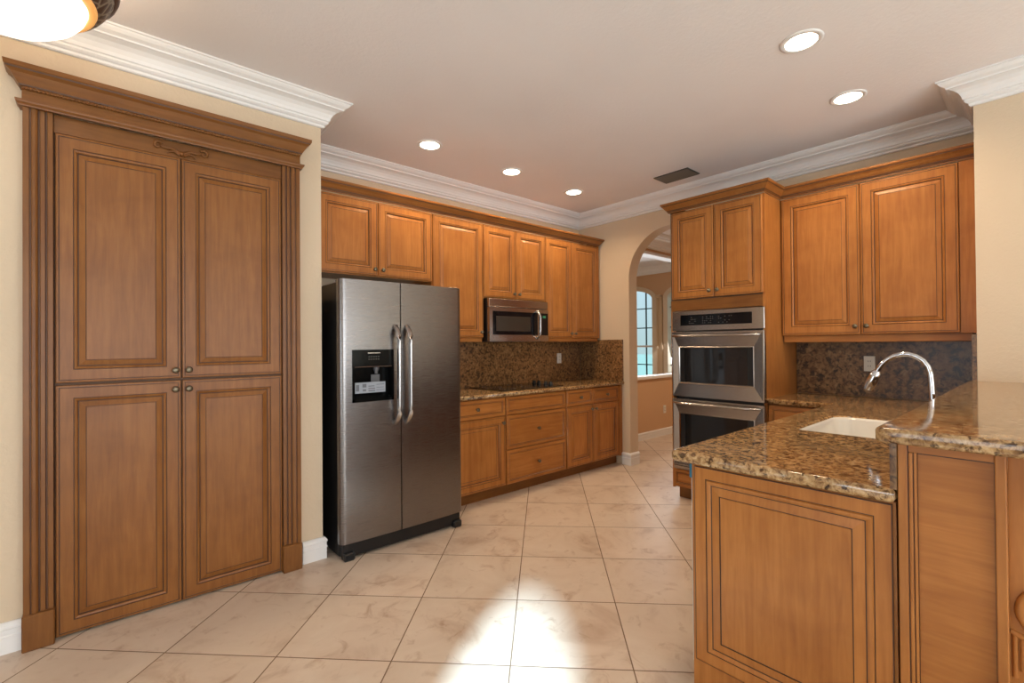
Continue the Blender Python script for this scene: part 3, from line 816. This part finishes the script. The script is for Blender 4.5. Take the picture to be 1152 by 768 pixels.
t = thing('base_cabinet', 'wooden base cabinet with drawer between oven cabinet and peninsula', 'cabinet', (3.745, 1.392, 0), RZ)
MB().box(0.0, 0.392, 0.022, 0.60, 0.10, 0.879).build('body', WOOD, t); MB().box(0, 0.392, 0.085, 0.10, 0, 0.0995).build('toe_kick', WOODDH, t)
drawer(t, 0.004, 0.715, 0.384, 0.156, kn=False); door(t, 0.004, 0.112, 0.384, 0.595, 0, (0.03, 0.55))

# ------------------------------------------------------------------ peninsula with sink, faucet and raised bar
def rounded(pts, radii, n=6):
    out = []; N = len(pts)
    for i, (p, r) in enumerate(zip(pts, radii)):
        p = Vector(p); a = Vector(pts[i-1]); b = Vector(pts[(i+1) % N])
        if r <= 0: out.append(tuple(p)); continue
        d1 = (a-p).normalized(); d2 = (b-p).normalized()
        c = p+(d1+d2)*r
        s0 = p+d1*r; e0 = p+d2*r
        a0 = math.atan2((s0-c).y, (s0-c).x); a1 = math.atan2((e0-c).y, (e0-c).x)
        da = (a1-a0+PI) % (2*PI)-PI
        out += [(c.x+r*math.cos(a0+da*k/n), c.y+r*math.sin(a0+da*k/n)) for k in range(n+1)]
    return out
SK = (2.512, 3.14, 0.405, 0.812)
hole = rounded([(SK[0], SK[2]), (SK[1], SK[2]), (SK[1], SK[3]), (SK[0], SK[3])], [0.03, 0.05, 0.09, 0.04])
outer = rounded([(1.665, 0.292), (4.355, 0.292), (4.355, 1.393), (3.722, 1.393), (3.722, 0.985), (1.665, 0.985)], [0, 0, 0, 0, 0.0, 0.035])
r = curve_plate('countertop', outer, [hole], 0.881, 0.921, 0.014, GRAN)
tag(r, 'L-shaped granite countertop of the peninsula around the white sink', 'countertop')

def sink():
    t = thing('sink', 'white porcelain sink sunk into the peninsula granite counter', 'sink', (2.826, 0.608, 0.70))
    x0, x1, y0, y1 = SK[0]-2.826, SK[1]-2.826, SK[2]-0.608, SK[3]-0.608
    def ringp(ins, z, rr):
        return [(x, y, z) for x, y in rounded([(x0+ins, y0+ins), (x1-ins, y0+ins), (x1-ins, y1-ins), (x0+ins, y1-ins)], rr)]
    L = [ringp(-0.02, 0.178, [0.05]*4), ringp(0.0005, 0.178, [0.03, 0.05, 0.09, 0.04]), ringp(0.0012, 0.212, [0.03, 0.05, 0.09, 0.04]), ringp(0.010, 0.217, [0.03, 0.05, 0.09, 0.04]), ringp(0.020, 0.205, [0.03, 0.05, 0.09, 0.04]), ringp(0.045, 0.060, [0.05]*4), ringp(0.075, 0.022, [0.06]*4), ringp(0.15, 0.015, [0.03]*4)]
    n = len(L[0]); V = [p for r in L for p in r]; F = []
    for i in range(len(L)-1):
        for k in range(n): F.append((i*n+k, i*n+(k+1) % n, (i+1)*n+(k+1) % n, (i+1)*n+k))
    F.append(tuple(range((len(L)-1)*n, len(L)*n)))
    MB().add(V, F, 0, True).build('basin', PORC, t)
    MB().lathe([(0, 0.017), (0.030, 0.017), (0.042, 0.021), (0.045, 0.0165)], (0, 0, 0), 20).build('drain', CHROME, t)
sink()

def faucet():
    t = thing('faucet', 'chrome gooseneck pull-down faucet standing behind the white sink', 'faucet', (2.80, 0.350, 0.9212))
    def Z(z): return z-0.9212
    MB().lathe([(0.0, 0), (0.030, 0), (0.031, 0.004), (0.026, 0.012), (0.022, 0.02), (0.021, 0.07), (0.018, 0.076), (0.0145, 0.08)], (0, 0, 0), 20).build('base', CHROME, t)
    MB().tube([(0.020, 0, 0.045), (0.045, 0, 0.050), (0.085, 0, 0.062)], [0.007, 0.006, 0.005], 10).build('lever', CHROME, t)
    pts = [(0, 0, 0.07), (0, 0.0, 0.12), (0, 0.001, Z(1.084)), (0, 0.004, Z(1.15)), (0, 0.007, Z(1.191)), (0, 0.015, Z(1.222)), (0, 0.030, Z(1.247)), (0, 0.055, Z(1.267)), (0, 0.082, Z(1.277)), (0, 0.108, Z(1.276)), (0, 0.134, Z(1.268)), (0, 0.158, Z(1.252)), (0, 0.180, Z(1.228)), (0, 0.194, Z(1.205)), (0, 0.203, Z(1.185))]
    MB().tube(pts, 0.0112, 14, 0, ref=(1, 0, 0)).build('spout', CHROME, t)
    MB().tube([(0, 0.198, Z(1.196)), (0, 0.202, Z(1.188)), (0, 0.210, Z(1.170)), (0, 0.228, Z(1.128)), (0, 0.238, Z(1.105))], [0.0130, 0.0190, 0.0225, 0.0225, 0.0180], 14, 0, ref=(1, 0, 0)).build('spray_head', CHROME, t)
faucet()

def peninsula():
    t = thing('peninsula_cabinet', 'wooden peninsula base cabinet with raised end panel under the sink counter', 'cabinet', (1.69, 0.903, 0), RZ)
    # local x 0..0.611 towards -y, local y = world +x
    w = 0.6105
    R = [(0.0, 0.004, 0), (0.002, 0.0, 0), (0.020*0+0.008, 0.0, 0)]
    e = MB().box(0.0, w, 0.003, 0.03, 0.0, 0.8795).build('end_board', WOOD, t)
    pan = MB().rings(w-0.020, 0.723, [(0.0, -0.003, 1), (0.0025, -0.003, 1), (0.0035, -0.0005, 0), (0.042, -0.0005, 0), (0.0432, 0.0015, 1), (0.045, 0.0015, 1), (0.048, -0.004, 0), (0.056, -0.003, 0), (0.062, 0.000, 0),
         (0.063, 0.0015, 1), (0.0655, 0.0015, 1), (0.067, 0.0010, 0), (0.094, -0.0035, 0), (0.095, -0.0010, 1), (0.0975, -0.0010, 1), (0.099, -0.0030, 2)], 0.0032)
    pan.build('raised_end_panel', [WOOD, GLAZE, WOOD], t, (0.012, -0.001, 0.150))
    MB().box(0.03, w-0.03, 0.0305, 0.034, 0.0, 0.10).build('toe_kick', WOODDH, t)
    MB().box(0.003, 0.612, 0.650, 2.66, 0.10, 0.68).build('sink_base_body', WOOD, t)
    for k in range(2):
        o = raised(0.40, 0.56).build('door', [WOOD, GLAZE, WOOD], t, (0.0025, 0.665+0.41*k, 0.112), PI/2)
        o.scale = (1, 1, 1)
peninsula()
def dishwasher():
    t = thing('dishwasher', 'dishwasher built into the kitchen side of the peninsula, grey door edge', 'dishwasher', (2.025, 0.926, 0), PI)
    # faces +y: local x runs towards -x, local y towards -y
    MB().box(-0.295, 0.295, 0.028, 0.57, 0.10, 0.872).build('tub', BLACK, t)
    d = MB().box(-0.298, 0.298, 0.0, 0.027, 0.105, 0.862, 0, 0.004).build('door', DWM, t)
    MB().box(-0.292, 0.292, -0.0012, 0.003, 0.78, 0.855).build('control_strip', BLACKGLASS, d)
    MB().box(-0.29, 0.29, 0.06, 0.07, 0.0, 0.0995).build('toe_kick', BLACK, t)
    MB().box(0.2982, 0.3008, -0.002, 0.022, 0.815, 0.866).box(0.255, 0.3008, -0.004, -0.002, 0.815, 0.866).build('blue_tape', TAPE, d)
dishwasher()
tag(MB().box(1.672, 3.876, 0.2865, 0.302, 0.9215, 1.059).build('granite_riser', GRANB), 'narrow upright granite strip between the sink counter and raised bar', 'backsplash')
tag(MB().box(4.356, 4.378, 0.308, 1.391, 0.9215, 1.335).build('granite_backsplash', GRANB), 'shaded granite backsplash slab behind the faucet, right of the ovens', 'backsplash')
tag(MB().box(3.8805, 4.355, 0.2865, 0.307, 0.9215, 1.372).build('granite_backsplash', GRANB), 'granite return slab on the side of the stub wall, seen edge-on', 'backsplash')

def bar():
    t = thing('bar_cabinet', 'wooden panelled knee wall carrying the raised granite bar top', 'bar', (1.675, 0.2855, 0), RZ)
    w = 0.2105
    # end facing the camera: stiles, step moulding, recessed panel
    MB().box(0.0, w, 0.016, 0.04, 0.0, 1.056).build('end_panel', WOODH, t)
    MB().box(0.0, 0.021, 0.0, 0.0158, 0.0, 1.056, 0, 0.002).build('stile', WOOD, t)
    MB().box(0.0215, 0.0235, 0.004, 0.0158, 0.0, 1.056, 1).box(0.0238, 0.032, 0.001, 0.0158, 0, 1.03, 0, 0.002).box(0.0323, 0.034, 0.008, 0.0158, 0, 1.03, 1).box(0.0343, 0.040, 0.005, 0.0158, 0, 1.03, 0, 0.001).box(0.0402, 0.0415, 0.0145, 0.0158, 0, 1.03, 1).build('step_molding', [WOOD, GLAZE], t)
    MB().box(0.190, w, 0.0, 0.0158, 0.0, 1.056, 0, 0.002).box(0.1882, 0.1898, 0.0130, 0.0158, 0.0, 1.03, 1).build('stile', [WOOD, GLAZE], t)
    MB().box(0.0238, 0.1898, 0.002, 0.0158, 1.0305, 1.056, 0, 0.001).box(0.0415, 0.1880, 0.0125, 0.0158, 1.026, 1.030, 1).build('top_rail', [WOODH, GLAZE], t)
    MB().box(0.004, w-0.004, 0.0405, 2.19, 0.0, 1.056).build('body', WOOD, t)
    # long side under the overhang, facing -y
    for k in range(3):
        raised(0.60, 0.86, 0.06).build('raised_panel', [WOOD, GLAZE, WOOD], t, (w+0.018, 0.16+k*0.68, 0.13), PI/2)
    # carved scroll corbels
    def corbel(y0):
        th = 0.075
        prof = [(0, 0.42), (0, 1.046), (0.235, 1.046), (0.235, 0.985)]
        def arcp(cx, cz, r, a0, a1, n): return [(cx+r*math.cos(math.radians(a0+(a1-a0)*i/n)), cz+r*math.sin(math.radians(a0+(a1-a0)*i/n))) for i in range(n+1)]
        prof += arcp(0.165, 0.955, 0.062, 20, -120, 10)+arcp(0.20, 0.80, 0.11, 145, 200, 8)+arcp(0.080, 0.665, 0.082, 40, -90, 10)+[(0.045, 0.52), (0.02, 0.44)]
        c = MB().prism(prof, 1, y0, y0+th).build('corbel', WOOD, t, (w+0.001, 0, 0))
        s = MB()
        def spiral(cx, cz, r0, a0, turns, thk, sg=1):
            pts = []; n = 40
            for i in range(n+1):
                k = i/n; a = math.radians(a0)+sg*2*PI*turns*k; r = r0*(1-0.75*k)
                pts.append((cx+r*math.cos(a), y0-0.003, cz+r*math.sin(a)))
            s.tube(pts, [thk*(1-0.4*i/n) for i in range(n+1)], 8, 0, 1.0, 0.8, ref=(0, 1, 0))
        spiral(0.165, 0.955, 0.052, 90, 1.5, 0.009, -1)
        s.build('carved_scroll', WOOD, c); s = MB()
        spiral(0.078, 0.665, 0.070, 90, 1.4, 0.011, 1)
        for i in range(3):
            x = 0.008+0.013*i
            s.tube([(x, y0-0.001, 0.605), (x, y0-0.001, 0.50+0.02*i)], 0.0055, 8, 0, ref=(0, 1, 0))
        s.tube([(0.0, y0-0.001, 0.612), (0.03, y0-0.001, 0.600), (0.06, y0-0.001, 0.603)], 0.007, 8, 0, ref=(0, 1, 0))
        s.build('carved_scroll', WOOD, c)
    corbel(0.035); corbel(1.35)
bar()
bo = rounded([(1.605, -0.30), (SX-0.001, -0.30), (SX-0.001, 0.324), (1.605, 0.324)], [0.03, 0, 0, 0.022])
tag(curve_plate('countertop', bo, [], 1.0595, 1.100, 0.010, GRAN), 'raised granite bar top ending at the stub wall on the right', 'countertop')

# ------------------------------------------------------------------ small wall and ceiling fittings
def outlet(label, loc, rz, wide=False):
    t = thing('wall_outlet', label, 'outlet', loc, rz)
    w, h = (0.070, 0.115)
    MB().box(-w/2, w/2, -0.006, 0, -h/2, h/2, 0, 0.003).build('cover_plate', PLATE, t)
    MB().box(-0.017, 0.017, -0.008, -0.0055, -0.034, 0.034, 0, 0.002).build('receptacle', PLATE, t)
    m = MB()
    for z in (-0.018, 0.018):
        m.box(-0.008, -0.005, -0.0086, -0.0078, z-0.005, z+0.006).box(0.005, 0.008, -0.0086, -0.0078, z-0.005, z+0.006)
    m.build('slots', SLOT, t)
outlet('white wall outlet on the cooktop backsplash right of the microwave', (3.985, 3.7378, 1.176), 0)
outlet('white wall outlet on the shaded backsplash left of the faucet', (4.3558, 0.898, 1.171), RZ)
outlet('small white wall outlet low on the half wall beyond the arch', (6.212, HY-0.0005, 0.377), 0)

def can(label, x, y):
    t = thing('recessed_light', label, 'ceiling light', (x, y, CZ), 0, 'recessed ceiling downlights')
    MB().lathe([(0.072, -0.002), (0.074, -0.006), (0.090, -0.006), (0.098, -0.003), (0.098, 0.0), (0.072, 0.0)], (0, 0, 0), 32).build('trim_ring', WHITE, t)
    MB().lathe([(0, -0.0035), (0.0725, -0.0035), (0.0725, -0.0005), (0, -0.0005)], (0, 0, 0), 32).build('lens', LENS, t)
    l = lamp('can_spot', 'SPOT', (x, y, CZ-0.02), CAN_W, (1.0, 0.74, 0.46), (0, 0, -1), spot_size=math.radians(150), spot_blend=0.6, shadow_soft_size=0.07)
can('recessed ceiling light above the refrigerator, first from left in row of three', 1.899, 3.111)
can('recessed ceiling light above the microwave, middle one of row of three', 2.745, 3.128)
can('recessed ceiling light nearest the arch, last in row of three', 3.595, 3.148)
can('recessed ceiling light over the peninsula, larger and nearer of the right pair', 2.693, 0.820)
can('recessed ceiling light beside the stub wall crown, smaller of the right pair', 3.534, 0.820)

def vent():
    t = thing('ceiling_vent', 'dark rectangular air vent in the ceiling near the oven cabinet', 'vent', (3.965, 2.235, CZ), 0)
    w, l = 0.098, 0.158
    MB().box(-w, w, -l, l, -0.004, 0).build('backing', SLOT, t)
    f = MB()
    f.box(-w-0.01, -w, -l-0.01, l+0.01, -0.008, 0).box(w, w+0.01, -l-0.01, l+0.01, -0.008, 0).box(-w, w, -l-0.01, -l, -0.008, 0).box(-w, w, l, l+0.01, -0.008, 0)
    f.build('frame', VENTM, t)
    for i in range(7):
        x = -w+0.014+i*0.0285
        MB().add([(x-0.010, -l, -0.002), (x+0.008, -l, -0.014), (x+0.010, -l, -0.013), (x-0.008, -l, -0.001), (x-0.010, l, -0.002), (x+0.008, l, -0.014), (x+0.010, l, -0.013), (x-0.008, l, -0.001)],
                 [(0,1,2,3),(7,6,5,4),(0,4,5,1),(1,5,6,2),(2,6,7,3),(3,7,4,0)]).build('slat', VENTS, t)
vent()

def ceiling_lamp():
    t = thing('ceiling_lamp', 'glowing white bowl ceiling lamp with brown ornamental rim, top left corner', 'ceiling light', (-0.276, 2.381, CZ))
    zr = 2.60-CZ; R = 0.335
    MB().lathe([(0, zr-0.135), (0.06, zr-0.132), (0.12, zr-0.120), (0.17, zr-0.098), (0.21, zr-0.066), (0.236, zr-0.030), (0.245, zr-0.002)], (0, 0, 0), 48).build('glass_bowl', BOWLM, t)
    MB().lathe([(0.243, zr-0.004), (0.246, zr-0.012), (0.266, zr-0.006), (0.270, zr+0.004), (0.243, zr+0.006)], (0, 0, 0), 48).build('amber_lip', AMBER, t)
    MB().lathe([(0.2705, zr+0.002), (0.284, zr+0.010), (0.305, zr+0.040), (0.318, zr+0.070)], (0, 0, 0), 48).build('scroll_band', BAND, t)
    MB().lathe([(0.3185, zr+0.0705), (0.330, zr+0.076), (0.336, zr+0.092), (0.334, zr+0.108), (0.315, zr+0.112), (0.29, zr+0.09)], (0, 0, 0), 48).build('bronze_rim', BRONZE, t)
    rod = MB()
    for k in range(3):
        a = 2*PI*k/3+0.5
        rod.tube([((R-0.02)*math.cos(a), (R-0.02)*math.sin(a), zr+0.07), (0.05*math.cos(a), 0.05*math.sin(a), -0.03)], 0.006, 8)
    rod.build('support_rods', BRONZE, t)
    MB().lathe([(0, 0), (0.075, 0), (0.075, -0.010), (0.05, -0.03), (0, -0.032)], (0, 0, 0), 24).build('canopy', BRONZE, t)
    lamp('bowl_bulb', 'POINT', (-0.276, 2.381, CZ-0.12), 5, (1.0, 0.78, 0.52), shadow_soft_size=0.06)
ceiling_lamp()
